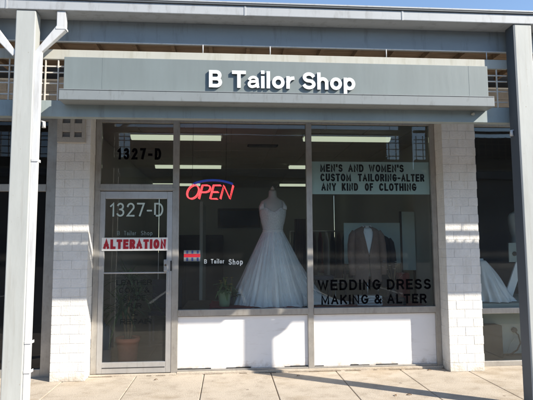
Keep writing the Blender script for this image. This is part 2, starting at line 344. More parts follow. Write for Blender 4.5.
def stroke_path(bm, pts, t, y, thick, layer):
    """solid ribbon of width t along pts (x,z), front face at y-thick"""
    P = [Vector((a, b)) for a, b in pts]
    Q = [P[0]]
    for p in P[1:]:
        if (p - Q[-1]).length > 1e-5: Q.append(p)
    closed = (Q[0] - Q[-1]).length < 1e-4 and len(Q) > 3
    if closed: Q = Q[:-1]
    n = len(Q); L = []; Rr = []
    for i in range(n):
        a = Q[i-1] if (i > 0 or closed) else None; b = Q[(i+1) % n] if (i < n-1 or closed) else None
        d0 = (Q[i]-a).normalized() if a is not None else None; d1 = (b-Q[i]).normalized() if b is not None else None
        if d0 is None: d0 = d1
        if d1 is None: d1 = d0
        n0 = Vector((-d0.y, d0.x)); n1 = Vector((-d1.y, d1.x)); m = (n0 + n1)
        m = m.normalized() if m.length > 1e-4 else n0
        k = min(1/max(.25, m.dot(n0)), 1.9)
        L.append(Q[i] + m*(t/2)*k); Rr.append(Q[i] - m*(t/2)*k)
    yf = y - thick - layer; 
    def V(p, yy): return bm.verts.new((p.x, yy, p.y))
    fl = [V(p, yf) for p in L]; fr_ = [V(p, yf) for p in Rr]; bl_ = [V(p, y) for p in L]; br = [V(p, y) for p in Rr]
    rng = range(n if closed else n-1)
    for i in rng:
        j = (i+1) % n
        for q, mi in (((fl[i], fl[j], fr_[j], fr_[i]), 0), ((bl_[i], br[i], br[j], bl_[j]), 1), ((fl[i], bl_[i], bl_[j], fl[j]), 1), ((fr_[i], fr_[j], br[j], br[i]), 1)):
            try: bm.faces.new(q).material_index = mi
            except ValueError: pass
    if not closed:
        bm.faces.new((fl[0], fr_[0], br[0], bl_[0])).material_index = 1; bm.faces.new((fl[-1], bl_[-1], br[-1], fr_[-1])).material_index = 1
def glyph(bm, ch, x, wd, z0, cap, t, y, thick):
    w_, paths = GL[ch]
    for li, p in enumerate(paths):
        q = [(x + t/2 + a*wd, z0 + t/2 + b*(cap - t)) for a, b in p]
        # square off baseline/cap ends of open strokes by half a stroke
        q = [Vector(v_) for v_ in q]
        for e, f in ((0, 1), (-1, -2)):
            d_ = (q[e] - q[f])
            if d_.length > 1e-6 and (abs(d_.x) < 1e-6 or abs(d_.y) < 1e-6): q[e] = q[e] + d_.normalized()*t/2
            elif d_.length > 1e-6 and (Vector(q[0]) - Vector(q[-1])).length > 1e-4: q[e] = q[e] + d_.normalized()*t*.4
        stroke_path(bm, [(v_.x, v_.y) for v_ in q], t, y, thick, li*.00025)
def layout(word, cap, t, x0, x1, gap):
    gap = gap*cap; n = len(word)
    ws = [(GL[c][0] if c != ' ' else .30)*cap for c in word]
    nat = sum(ws) ; fixed = sum(t for c in word if c != ' ') + gap*(n-1)
    k = (x1 - x0 - fixed)/max(nat, 1e-6); out = []; x = x0
    for c, w_ in zip(word, ws):
        ww = w_*k; out.append((c, x, ww)); x += ww + (t if c != ' ' else 0) + gap
    return out
def finish(bm, name, mats, parent):
    bmesh.ops.recalc_face_normals(bm, faces=bm.faces)
    me = bpy.data.meshes.new(name); bm.to_mesh(me); bm.free()
    for k in mats: me.materials.append(M[k])
    o = bpy.data.objects.new(name, me); COL.objects.link(o)
    if parent: o.parent = parent; o.matrix_parent_inverse = parent.matrix_basis.inverted()
    return o
def text(s, name, x0, x1, z0, z1, y, matname, parent=None, offset=0.0, thick=0.002, weight=.17, gap=.16, **kw):
    bm = bmesh.new(); cap = z1 - z0; t = cap*weight
    for c, x, ww in layout(s, cap, t, x0, x1, gap):
        if c != ' ': glyph(bm, c, x, ww, z0, cap, t, y, thick)
    return finish(bm, name, [matname, matname], parent)

# ================================================================== SETTING
JX = [-2.30 + .768 * k for k in range(-24, 26)]
sw = MB()
rows = [(-2.95, -1.62), (-1.612, -0.001), (-.0, 0)]
for i, x in enumerate(JX[:-1]):
    for (y0, y1) in ((-2.95, -1.905), (-1.895, 0.06)):
        t = random.uniform(-.0015, .0015)
        sw.box(x + .004, JX[i+1] - .004, y0, y1, -.13, t)
sidewalk = sw.build('sidewalk', 'conc', bevel=.006); tag(sidewalk, kind='structure')
tag(B(JX[0], JX[-1], -2.94, .05, -.14, -.012).build('sidewalk_joints', 'joint'), kind='structure')
tag(B(-20.7, 19, -3.10, -2.955, -.3, -.002).build('kerb', 'conc', bevel=.015), kind='structure')
tag(B(-150, 150, -200, -3.10, -.4, -.135).build('parking_lot', 'asphalt'), kind='structure')
tag(B(-150, 150, 9.5, 150, -.4, -.14).build('ground', 'asphalt'), kind='structure')
pl = MB()
for k in range(-6, 7): pl.box(k * 2.7 - .05, k * 2.7 + .05, -13.5, -8.6, -.131, -.127)
tag(pl.build('parking_markings', 'paint'), kind='structure')

for i in range(9):
    x = random.uniform(-1.9, 4.0); y = random.choice((-.13, -.16, -.3, -.7, -1.1)) + random.uniform(-.05, .05); a = random.uniform(0, 6.28); q = random.uniform(.018, .03)
    mb = MB(); r1 = []; r2_ = []; r3 = []
    for k in range(6):
        u_ = k/5; w_ = q*.45*math.sin(math.pi*min(.97, .05+.92*u_)); c = (x + math.cos(a)*q*2*u_, y + math.sin(a)*q*2*u_); zz = .003 + .006*math.sin(3*u_)
        r1.append((c[0] - math.sin(a)*w_, c[1] + math.cos(a)*w_, zz + .005)); r2_.append((c[0], c[1], zz)); r3.append((c[0] + math.sin(a)*w_, c[1] - math.cos(a)*w_, zz + .004))
    o = mb.rings([r1, r2_, r3], closed=False).build('fallen_leaf', 'dryleaf', solid=.0008); tag(o, 'small dry brown leaf lying on the sidewalk', 'leaf', 'dry leaves on the sidewalk')

# far building across the lot (seen only in the glass)
fb = empty('far_building', (0, -46, -.13), 'long brown two storey building across the parking lot, reflected in the glass', 'building')
B(-90, 90, -58, -46, -.13, 8.6).build('wall', 'stucco', fb)
B(-90.5, 90.5, -58.5, -45.4, 8.6, 9.6).build('roof', 'darkedge', fb)
for k in range(-10, 11):
    B(k * 4 - 1.5, k * 4 + 1.5, -46.0, -45.93, .5, 2.8).build('window', 'dark', fb)

# ================================================================== BUILDING
bld = empty('shop_building', (0, 0, 0), 'single storey painted brick shop building with tailor storefront between two white piers', 'building')
def brick_pier(x0, x1, yf, yb, z1, name='brick_pier'):
    mb = MB(); mb.box(x0 + .003, x1 - .003, yf + .004, yb, 0, z1)
    ch = .1016; bl = .2; z = .001; k = 0
    while z < z1 - .02:
        zt = min(z + ch - .0045, z1)
        # front bricks
        off = 0 if k % 2 == 0 else -bl * .5
        x = x0 + off
        while x < x1 - .001:
            a = max(x, x0); b = min(x + bl - .003, x1)
            if b - a > .02:
                j = random.uniform(-.0014, .0012)
                mb.box(a, b, yf + j, yf + .03, z + random.uniform(0, .001), zt)
            x += bl
        # side returns
        for sx, s2 in ((x0, 1), (x1, -1)):
            y = yf + .03 - (0 if k % 2 else .1)
            while y < yb:
                a = max(y, yf + .031); b = min(y + bl - .005, yb)
                if b - a > .015:
                    j = random.uniform(-.001, .002)
                    if s2 == 1: mb.box(sx + j, sx + .02, a, b, z, zt)
                    else: mb.box(sx - .02, sx - j, a, b, z, zt)
                y += bl
        z += ch; k += 1
    return mb.build(name, 'brick', bld, bevel=.0025)
brick_pier(-2.435, -2.062, -.25, .10, 3.42)
brick_pier(2.085, 2.50, -.25, .10, 3.42)
brick_pier(-7.02, -6.63, -.25, .10, 3.42)
brick_pier(6.66, 7.06, -.25, .10, 3.42)
# brick wall over the windows
def lintel(x0, x1):
    mb = MB(); mb.box(x0, x1, .008, .1, 3.02, 3.46)
    z = 3.022; k = 0
    while z < 3.42:
        x = x0 - (.1 if k % 2 else 0)
        while x < x1:
            a = max(x, x0); b = min(x + .395, x1)
            if b - a > .03: mb.box(a, b, random.uniform(-.002, .002), .03, z, z + .095)
            x += .4
        z += .1016; k += 1
    mb.build('lintel_wall', 'brick', bld, bevel=.004)
lintel(-2.058, 2.082); lintel(-6.62, -2.44); lintel(2.505, 6.655)
B(-20, -7.03, 0, .2, 0, 3.6).build('end_wall', 'stucco', bld)
B(7.07, 20, 0, .2, 0, 3.6).build('end_wall', 'stucco', bld)
# shell
B(-20, 20, .061, 9.4, -.02, .0).build('floor', 'floor', bld)
B(-20, 20, .105, 9.4, 3.03, 3.08).build('roof', 'darkedge', bld)
B(-20, 20, -.02, 9.4, 3.70, 3.8).build('roof', 'darkedge', bld)
B(-20, 20, .12, .2, 3.09, 3.69).build('parapet_wall', 'stucco', bld)
B(-2.35, -2.25, .105, 7.0, 0, 3.02).build('partition_wall', 'wall', bld)
B(2.30, 2.40, .105, 7.0, 0, 3.02).build('partition_wall', 'wall', bld)
B(-2.245, 2.295, 7.0, 7.1, 0, 3.02).build('back_wall', 'wall', bld)
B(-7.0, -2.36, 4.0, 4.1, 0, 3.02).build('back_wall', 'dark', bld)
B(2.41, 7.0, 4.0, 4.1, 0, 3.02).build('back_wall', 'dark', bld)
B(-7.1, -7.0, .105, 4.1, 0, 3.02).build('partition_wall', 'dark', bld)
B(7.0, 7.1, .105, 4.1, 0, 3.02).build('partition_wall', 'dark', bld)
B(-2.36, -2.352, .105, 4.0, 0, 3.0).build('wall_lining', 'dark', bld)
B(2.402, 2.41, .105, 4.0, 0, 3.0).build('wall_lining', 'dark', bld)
# ceiling with tile grid
ct = MB()
for i in range(8):
    for j in range(12):
        x = -2.245 + i * .6; y = .105 + j * .6
        ct.box(x + .006, min(x + .594, 2.293), y + .006, min(y + .594, 6.99), 2.985 + random.uniform(0, .004), 3.01)
ct.box(-2.244, 2.294, .106, 6.99, 2.996, 3.0)
ct.build('ceiling', 'ceil', bld, bevel=.003)
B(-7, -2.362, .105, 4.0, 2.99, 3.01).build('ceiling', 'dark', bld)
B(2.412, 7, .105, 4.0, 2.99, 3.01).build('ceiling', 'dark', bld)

# pier vent block
vb = MB()
X0, X1 = -2.428, -2.118
vb.box(X0, X1, -.285, -.252, 2.65, 2.70)
xs = [X0, -2.372, -2.285, -2.240, -2.155, X1]
for a, b in ((0,1),(2,3),(4,5)): vb.box(xs[a], xs[b], -.285, -.252, 2.70, 3.0)
for a, b in ((1,2),(3,4)):
    for z0, z1 in ((2.70,2.712),(2.772,2.872),(2.93,3.0)): vb.box(xs[a]+.0005, xs[b]-.0005, -.2845, -.252, z0, z1)
v = vb.build('vent_block', 'block', bld, bevel=.003)
B(-2.41, -2.13, -.256, -.2525, 2.705, 2.99).build('vent_screen', 'hole', v)

# ------------------------------------------------ storefront frames
def member(mb, x0, x1, z0, z1, y0=-.035, y1=.035): mb.box(x0, x1, y0, y1, z0, z1)
# transom over door
f = MB()
member(f, -2.058, -1.995, 2.02 - 2.0 + .0, 3.018)      # left jamb
member(f, -1.150, -1.075, .0, 3.018)                    # mullion right of door
member(f, -1.9948, -1.1502, 2.945, 3.018)
member(f, -1.9948, -1.1502, 2.125, 2.205, -.042, .035)
fr = f.build('door_frame', 'alu', bld, bevel=.003)
B(-2.03, -1.12, -.048, -.0425, 2.133, 2.160).build('trim', 'alu', fr)
B(-1.99, -1.155, -.003, .003, 2.2055, 2.9445).build('transom_pane', 'glass', bld)
# main windows
wnd = MB()
member(wnd, .458, .528, .0, 3.018, -.036)
member(wnd, 2.022, 2.0815, .0, 3.018, -.036)
for a, b in ((-1.0748, .4578), (.5282, 2.0218)):
    member(wnd, a, b, 2.958, 3.018)
    member(wnd, a, b, .655, .728, -.050, .035)
    member(wnd, a, b, .0, .045, -.033)
wf = wnd.build('window_frame', 'alu', bld, bevel=.003)
B(-1.0745, .4575, -.003, .003, .7285, 2.9575).build('window_pane', 'glass', bld)
B(.5285, 2.0215, -.003, .003, .7285, 2.9575).build('window_pane', 'glass', bld)
B(-1.0745, .4575, -.008, .02, .0455, .6545).build('base_panel', 'panel', bld)
B(.5285, 2.0215, -.008, .02, .0455, .6545).build('base_panel', 'panel', bld)
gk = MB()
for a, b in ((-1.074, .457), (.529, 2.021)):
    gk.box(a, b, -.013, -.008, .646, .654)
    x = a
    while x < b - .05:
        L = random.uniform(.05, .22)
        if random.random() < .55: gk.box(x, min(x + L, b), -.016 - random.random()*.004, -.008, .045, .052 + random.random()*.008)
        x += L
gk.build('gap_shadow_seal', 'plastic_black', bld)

# kerb of cement under storefront
sk = MB(); sk.box(-1.08, 2.083, -.075, -.0365, -.01, .028); sk.box(-2.06, -1.08, -.09, -.0365, -.01, .018)
sk.build('threshold', 'conc', bld, bevel=.006)
# rust stain lump at jamb foot


dl = MB(); x = -2.05
while x < 2.08:
    L_ = random.uniform(.03, .16)
    if random.random() < .6: dl.box(x, x + L_, -.079 - random.random()*.018, -.0752, .0015, .0035 + random.random()*.003)
    x += L_ + .002
fd = dl.build('foot_dirt', 'dirt', bld); fd['kind'] = 'stuff'
# ------------------------------------------------ door (part of building) as part with sub-parts
d = MB()
y0, y1 = -.03, .018
d.box(-1.994, -1.935, y0, y1, .02, 2.118)
d.box(-1.215, -1.151, y0, y1, .02, 2.118)
d.box(-1.9348, -1.2152, y0, y1, 2.03, 2.118)
d.box(-1.9348, -1.2152, y0, y1, .02, .145)
door = d.build('door', 'alu_door', bld, bevel=.004)
B(-1.9345, -1.2155, -.004, .002, .1455, 2.0295).build('door_pane', 'glass', door)
B(-1.9345, -1.2155, -.028, -.012, 1.152, 1.170).build('push_bar', 'alu_door', door, bevel=.003)
hh = MB(); hh.box(-1.243, -1.203, -.052, -.0305, 1.175, 1.315)
hh.build('lock_plate', 'chrome', door, bevel=.004)
hp = MB(); hp.box(-1.205, -1.180, -.085, -.070, .925, 1.175); hp.box(-1.202, -1.184, -.0698, -.031, .935, .965); hp.box(-1.202, -1.184, -.0698, -.031, 1.135, 1.165)
hp.build('pull_handle', 'chrome', door, bevel=.004)
MB().tube([(-1.222, -.053, 1.25), (-1.222, -.060, 1.25)], .013, 14).build('key_cylinder', 'brownbox', door)
B(-1.168, -1.152, -.045, -.0305, 1.18, 1.30).build('strike_plate', 'plastic_black', door, bevel=.002)
B(-1.93, -1.22, -.034, -.0305, .08, .088).build('door_sweep', 'plastic_black', door)

# ------------------------------------------------ neighbour storefront glazing
nl = MB()
member(nl, -2.615, -2.5, 0, 3.018)
member(nl, -4.6, -4.53, 0, 3.018)
for a, b in ((-4.5298, -2.6152), (-6.62, -4.6002)):
    member(nl, a, b, 2.95, 3.018); member(nl, a, b, 2.115, 2.20, -.04); member(nl, a, b, .0, .09)
nl.build('window_frame', 'alu', bld, bevel=.003)
B(-2.499, -2.437, -.03, .03, 0, 3.018).build('jamb_filler', 'brick', bld)
for a, b in ((-4.5295, -2.6155), (-6.62, -4.6005)):
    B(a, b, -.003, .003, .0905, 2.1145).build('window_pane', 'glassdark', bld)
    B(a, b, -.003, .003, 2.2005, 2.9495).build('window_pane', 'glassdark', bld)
nr = MB()
member(nr, 2.502, 2.53, 0, 3.018); member(nr, 4.6, 4.66, 0, 3.018)
for a, b in ((2.5302, 4.5998), (4.6602, 6.65)):
    member(nr, a, b, 2.955, 3.018); member(nr, a, b, .628, .695, -.045); member(nr, a, b, .0, .06)
nr.build('window_frame', 'alu', bld, bevel=.003)
for a, b in ((2.5305, 4.5995), (4.6605, 6.65)):
    B(a, b, -.003, .003, .6955, 2.9545).build('window_pane', 'glass', bld)
    B(a, b, -.003, .003, .0605, .6275).build('window_pane', 'glass', bld)

# ================================================================== CANOPY
can = empty('walkway_canopy', (0, -1.6, 0), 'grey steel walkway canopy with posts, white gutter and wire grille along the shopfronts', 'canopy')
CX0, CX1 = -6.95, 6.98
PX = (-6.85, -2.277, 2.305, 6.88)
PW = .085
for px in PX:
    p = B(px - PW, px + PW, -1.645, -1.525, -.001, 3.552).build('post', 'post', can, bevel=.008)
# gutter
g = MB()
prof = [(-1.615, 3.668), (-1.615, 3.58), (-1.50, 3.58), (-1.50, 3.668)]
g.box(CX0, CX1, -1.655, -1.44, 3.555, 3.646)
gut = g.build('gutter', 'gutter', can, bevel=.006)
B(CX0, CX1, -1.668, -1.49, 3.648, 3.660).build('drip_edge', 'darkedge', can, bevel=.002)
B(CX0, CX1, -1.66, -.03, 3.672, 3.685).build('roof_sheet', 'gutter', can)
for x in (-4.1, -2.45, -.35, 1.12, 3.9): B(x, x + .018, -1.659, -1.6552, 3.553, 3.646).build('gutter_joint', 'gutter', gut, bevel=.002)
# upper beam (between posts)
ub = MB()
ub.box(CX0, CX1, -1.455, -1.412, 3.352, 3.5545)
ub.build('upper_beam', 'beam', can, bevel=.004)
# wood roof deck and rafters
B(CX0, CX1, -1.405, -.03, 3.62, 3.66).build('roof_deck', 'wood', can)
ra = MB(); 
for k in range(-17, 18): ra.box(k * .4 + .1, k * .4 + .14, -1.40, -.03, 3.56, 3.6195)
ra.build('rafters', 'wood', can)
# conduit in the gap with drop rods
cd = MB(); cd.tube([(CX0 + .2, -1.475, 3.346), (-.3, -1.475, 3.343), (CX1 - .2, -1.475, 3.346)], .006, 8)
cd.build('conduit', 'spout', can)
for x in (-.73, -.10, 1.02, 2.02, 4.2): MB().tube([(x, -1.485, 3.338), (x, -1.485, 3.2565)], .005, 6).build('conduit_bracket', 'spout', can)
# cream board and header
for a, b, zb in zip(PX, PX[1:], (3.165, 3.165, 3.215)):
    B(a + PW + .001, b - PW - .001, -1.50, -1.47, zb, 3.256).build('top_board', 'cream', can, bevel=.003)
    B(a + PW + .001, b - PW - .001, -1.50, -1.42, 2.632, 2.782).build('header_beam', 'hbeam', can, bevel=.004)
# wire grille
for a, b in zip(PX, PX[1:]):
    gm = MB(); x = a + PW + .045
    while x < b - PW:
        gm.box(x - .0055, x + .0055, -1.492, -1.481, 2.783, 3.164); x += .112
    for z in (2.84, 2.945, 3.046, 3.105): gm.box(a + PW + .002, b - PW - .002, -1.4805, -1.470, z - .0055, z + .0055)
    gm.build('wire_grille', 'wire', can)
for px in PX[1:3]:
    B(px - PW - .03, px + PW + .03, -1.67, -1.48, .002, .012).build('base_plate', 'post', can, bevel=.003)
# thin dark plate added to darken the shaded left face of the right post
B(PX[2] - PW - .010, PX[2] - PW - .001, -1.643, -1.506, .0, 3.55).build('side_shade_plate', 'shade_navy', can)
# downspouts
def spout(px, s, run):
    mb = MB()
    ex = px + s * (PW + .026)
    pts = [(px + s * .302, -1.612, 3.554), (px + s * .302, -1.612, 3.40), (ex, -1.612, 3.18)]
    if run: pts.append((ex, -1.612, .0))
    else: pts = pts[:2] + [(px + s * (PW + .002), -1.612, 3.15)]
    mb.tube(pts, 0, square=True, radii=[(.038, .030)] * 2 + [(.024, .022)] * (len(pts) - 2), flat=(0, 1, 0))
    sp = mb.build('downspout', 'spout', can, bevel=.006)
    if run:
        for z in (.66, .42, 2.2):
            st = MB(); st.box(ex - .022, ex + .036, -1.640, -1.6355, z, z + .024); st.box(ex + .0262, ex + .031, -1.6353, -1.56, z, z + .024)
            st.build('strap', 'spout', sp, bevel=.002)
    c = MB(); c.box(px + s*.302 - .045, px + s*.302 + .045, -1.645, -1.575, 3.385, 3.405); c.build('elbow_collar', 'spout', sp, bevel=.003)
spout(PX[1], 1, True); spout(PX[1], -1, False)
spout(PX[3], -1, True)
# small white insulator hooks on the posts
for px, s, z in ((PX[1], 1, 2.545), (PX[2], -1, 2.52)):
    h = MB(); h.tube([(px + s*(PW + (.048 if s > 0 else 0)), -1.56, z + .03), (px + s*(PW + .072 if s > 0 else PW + .03), -1.56, z + .02), (px + s*(PW + .072 if s > 0 else PW + .03), -1.56, z - .03)], .010, 8, radii=[.006, .014, .018])
    h.build('hook', 'spout', can)
# small lamp under the sign end
MB().tube([(1.84, -1.501, 2.715), (1.84, -1.53, 2.705)], .013, 12).build('sensor_cap', 'cream', can)

# unseen globe added in next bay to throw the round shadow
hl = empty('round_shadow_caster', (2.66, -1.62, 2.5), 'unseen globe on a rod, added to cast the round shadow, right of the right post', 'lamp')
ra_ = []
for k in range(13):
    a = math.pi * k / 12; ra_.append([(2.66 + .095*math.sin(a)*math.cos(t)+.0, -1.66 + .095*math.sin(a)*math.sin(t), 2.71 + .095*math.cos(a)) for t in [2*math.pi*j/20 for j in range(20)]])
MB().rings(ra_).build('globe', 'letter', hl)
MB().tube([(2.66, -1.66, 2.80), (2.66, -1.66, 3.2), (2.66, -1.60, 3.55)], .006, 6).build('rod', 'darkedge', hl)

# ================================================================== SHOP SIGN
def sign_box(x0, x1, name, label, lx0, lx1):
    s = empty(name, ((x0 + x1)/2, -1.5, 2.8), label, 'sign')
    B(x0, x1, -1.585, -1.502, 2.842, 3.158).build('sign_panel', 'sign', s, bevel=.004)
    B(lx0, lx1, -1.665, -1.502, 2.742, 2.832).build('sign_ledge', 'ledge', s, bevel=.006)
    B(lx0 + .004, lx1 - .004, -1.668, -1.5865, 2.8325, 2.839).build('ledge_cap', 'ledge', s)
    for k in range(5):
        x = x0 + (x1 - x0) * (.03 + .235 * k); MB().tube([(x, -1.64, 2.8392), (x, -1.64, 2.846)], .007, 8).build('screw', 'plastic_black', s)
    return s
sg = sign_box(-1.955, 1.968, 'shop_sign', 'long grey sign box with raised white letters B Tailor Shop over the storefront', -1.968, 1.980)
for x in (-1.62, 1.78): B(x, x + .0015, -1.5862, -1.5852, 2.845, 3.155).build('panel_seam', 'sign', sg)
sign_box(2.72, 6.45, 'shop_sign', 'blank grey sign box over the neighbouring shop, right of the right post', 2.70, 6.47)
def letters(word, x0, x1, zb, cap, parent):
    t = cap*.215
    for c, x, ww in layout(word, cap, t, x0, x1, .10):
        bm = bmesh.new(); t2 = t*(.74 if c == 'a' else .92)
        glyph(bm, c, x, ww + t - t2, zb, cap if c != 'a' else cap*1.0, t2, -1.5875, .020)
        finish(bm, 'letter', ['letter', 'lside'], parent)
letters('B', -.668, -.550, 2.895, .160, sg)
letters('Tailor', -.460, .118, 2.895, .160, sg)
letters('Shop', .185, .678, 2.893, .160, sg)

# ================================================================== LETTERING ON GLASS
def vinyl(name, label, loc): return empty(name, loc, label, 'lettering')
t = vinyl('window_lettering', 'black vinyl number 1327-D on the transom glass above the door', (-1.55, -.005, 2.5))
text('1327-D', 'text_line', -1.815, -1.295, 2.505, 2.645, -.0035, 'black_vinyl', t, weight=.21, gap=.20)
t = vinyl('window_lettering', 'large pale number 1327-D at the top of the door glass', (-1.57, -.006, 1.82))
text('1327-D', 'text_line', -1.885, -1.262, 1.822, 1.985, -.0045, 'pale_vinyl', t, weight=.12, gap=.16)
t = vinyl('window_lettering', 'faint small B Tailor Shop lettering on the door glass above the red banner', (-1.58, -.006, 1.6))
for s_, x0, x1 in (('B', -1.795, -1.765), ('Tailor', -1.715, -1.575), ('Shop', -1.520, -1.385)):
    text(s_, 'text_line', x0, x1, 1.600, 1.652, -.0045, 'faint_vinyl', t, weight=.14)
bn = empty('banner', (-1.58, -.012, 1.42), 'white banner reading ALTERATION in bold red capitals stuck across the door', 'sign')
B(-1.963, -1.200, -.036, -.0325, 1.420, 1.572).build('banner_sheet', 'banner_white', bn)
text('ALTERATION', 'text_line', -1.945, -1.220, 1.440, 1.552, -.0365, 'banner_red', bn, weight=.27, gap=.10)
t = vinyl('window_lettering', 'dark stacked lettering listing leather repair on the lower door glass', (-1.58, -.006, .56))
for s, x0, x1, z0 in (('LEATHER', -1.79, -1.385, 1.02), ('COAT &', -1.76, -1.41, .93), ('SUEDE', -1.71, -1.46, .84), ('FUR', -1.67, -1.50, .75), ('&', -1.62, -1.54, .66), ('REPAIR', -1.74, -1.38, .57)):
    text(s, 'text_line', x0, x1, z0, z0 + .06, -.0045, 'worn_vinyl', t, weight=.13)
t = vinyl('window_lettering', 'small white B Tailor Shop lettering on the left window beside the gown', (-.54, -.006, 1.23))
text('B', 'text_line', -.775, -.742, 1.262, 1.312, -.0035, 'white_vinyl', t, offset=.03)
text('Tailor', 'text_line', -.695, -.535, 1.262, 1.315, -.0035, 'white_vinyl', t, offset=.03)
text('Shop', 'text_line', -.485, -.315, 1.247, 1.312, -.0035, 'white_vinyl', t, offset=.03)
t = vinyl('window_lettering', 'large black WEDDING DRESS MAKING & ALTER lettering low on the right window', (1.25, -.006, .75))
text('WEDDING DRESS', 'text_line', .585, 1.985, .930, 1.055, -.0035, 'black_vinyl', t, weight=.19, gap=.2)
text('MAKING & ALTER', 'text_line', .625, 1.925, .762, .875, -.0035, 'black_vinyl', t, weight=.19, gap=.2)
gs = empty('banner', (1.28, .02, 2.1), 'pale green banner with three lines of black capitals about custom tailoring in the right window', 'sign')
B(.535, 2.018, .012, .016, 2.095, 2.500).build('banner_sheet', 'green_film', gs)
for s, x0, x1, z0 in (("MEN'S", .640, .920, 2.372), ('AND', .990, 1.185, 2.372), ("WOMEN'S", 1.250, 1.695, 2.372),
                      ('CUSTOM', .640, 1.025, 2.255), ('TAILORING-ALTER', 1.110, 1.955, 2.255),
                      ('ANY', .650, .835, 2.138), ('KIND', .905, 1.110, 2.138), ('OF', 1.195, 1.300, 2.138), ('CLOTHING', 1.375, 1.850, 2.138)):
    text(s, 'text_line', x0, x1, z0, z0 + .096, .0115, 'black_vinyl', gs, weight=.215, thick=.001, gap=.10)
# credit-card style sticker
stk = empty('sticker', (-.92, -.005, 1.29), 'small red, white and blue sticker on the left edge of the big window', 'sticker')
B(-1.015, -.820, -.0055, -.0035, 1.290, 1.420).build('sticker_sheet', 'ledge', stk)
B(-1.013, -.822, -.0068, -.006, 1.338, 1.378).build('red_band', 'banner_red', stk)
for x in (-.985, -.925, -.862):
    for z0, z1 in ((1.294, 1.334), (1.382, 1.416)): B(x, x + .022, -.0068, -.006, z0, z1).build('blue_mark', 'bluemark', stk)

# neon OPEN
ne = empty('neon_sign', (-.71, .08, 2.04), 'glowing red neon OPEN sign under a blue arc hanging inside the left window', 'neon sign')
def neon_letter(paths, x, wd):
    mb = MB()
    for p in paths:
        pts = []
        for a, b in p:
            z = 2.045 + b * .165; X = x + a * wd + b * .042
            pts.append((X, .07, z))
        mb.tube(pts, .0070, 8)
        pts2 = [(q[0] + .012, .085, q[2] - .008) for q in pts]
        mb.tube(pts2, .004, 6)
    mb.build('neon_letter', 'red_neon', ne)
circ = [(.5 + .5 * math.cos(2*math.pi*k/28), .5 + .5 * math.sin(2*math.pi*k/28)) for k in range(29)]
neon_letter([circ], -1.010, .135)
neon_letter([[(0, 0), (0, 1), (.55, 1), (.9, .93), (1, .75), (.9, .56), (.55, .48), (.02, .48)]], -.850, .105)
neon_letter([[(.95, 1), (0, 1), (0, 0), (.95, 0)], [(0, .5), (.85, .5)]], -.715, .095)
neon_letter([[(0, 0), (0, 1), (1, 0), (1, 1)]], -.590, .115)
arc = []
for k in range(25):
    u = k/24; arc.append((-.915 + u*.48, .09, 2.222 + .050*math.sin(math.pi*u)**.7))
MB().tube(arc, .011, 8, radii=[(.014, .008)]*25).build('neon_arc', 'blue_neon', ne)
nb = MB()
for x in (-.93, -.52): nb.tube([(x, .10, 2.24), (x + .01, .10, 2.984)], .0022, 5)
nb.tube([(-1.0, .10, 2.14), (-.45, .10, 2.14)], .004, 6); nb.tube([(-.93, .10, 2.24), (-.92, .10, 2.04)], .004, 6); nb.tube([(-.52, .10, 2.24), (-.53, .10, 2.04)], .004, 6)
nb.build('hanging_frame', 'plastic_black', ne)

# ================================================================== INTERIOR LIGHTS
LP = [((-1.19, .74), 'fluorescent ceiling light at the front left, nearest the door transom'), ((1.15, .72), 'fluorescent ceiling light at the front right, above the green banner'),
      ((-1.22, 3.25), 'fluorescent ceiling light above the OPEN sign, second row'), ((1.25, 3.2), 'fluorescent ceiling light right of the gown, second row'),
      ((-1.75, 5.95), 'fluorescent ceiling light deep in the shop at left, farthest row'), ((1.36, 5.95), 'fluorescent ceiling light deep in the shop at right, farthest row')]
l0 = None
for (x, y), lab in LP:
    if l0 is None:
        l0 = empty('ceiling_light', (x, y, 2.98), lab, 'ceiling light', 'fluorescent lights on the shop ceiling')
        B(x - .62, x + .62, y - .10, y + .10, 2.955, 2.983).build('housing', 'lampbody', l0, bevel=.004)
        rs_ = []
        for k in range(9):
            a = math.pi * k / 8; rs_.append([(x - .60, y - .085*math.cos(a), 2.9545 - .052*math.sin(a)), (x + .60, y - .085*math.cos(a), 2.9545 - .052*math.sin(a))])
        dm = MB(); dm.rings([[r[0] for r in rs_], [r[1] for r in rs_]], True, True, True); dm.build('diffuser', 'lamp', l0)
        l0_loc = Vector((x, y))
    else:
        c = copy_tree(l0); c.location = (x, y, 2.98); c['label'] = lab
av = empty('ceiling_vent', (.03, 1.42, 2.98), 'dark rectangular air vent in the ceiling above the gown', 'vent')
B(-.20, .26, 1.36, 1.50, 2.972, 2.984).build('vent_frame', 'dark', av)
vs = MB()
for k in range(5): vs.box(-.18, .24, 1.37 + k*.026, 1.378 + k*.026, 2.962, 2.9715)
vs.build('vent_slats', 'darkedge', av)

# ================================================================== DISPLAY
dp = empty('display_platform', (.5, .7, 0), 'low display platform inside the big windows carrying the gown and jackets', 'platform')
B(-1.06, 2.01, .04, 1.30, .660, .700).build('platform_top', 'darkwood', dp, bevel=.004)
B(-1.04, 2.0, .07, 1.26, .001, .6595).build('platform_base', 'dark', dp)
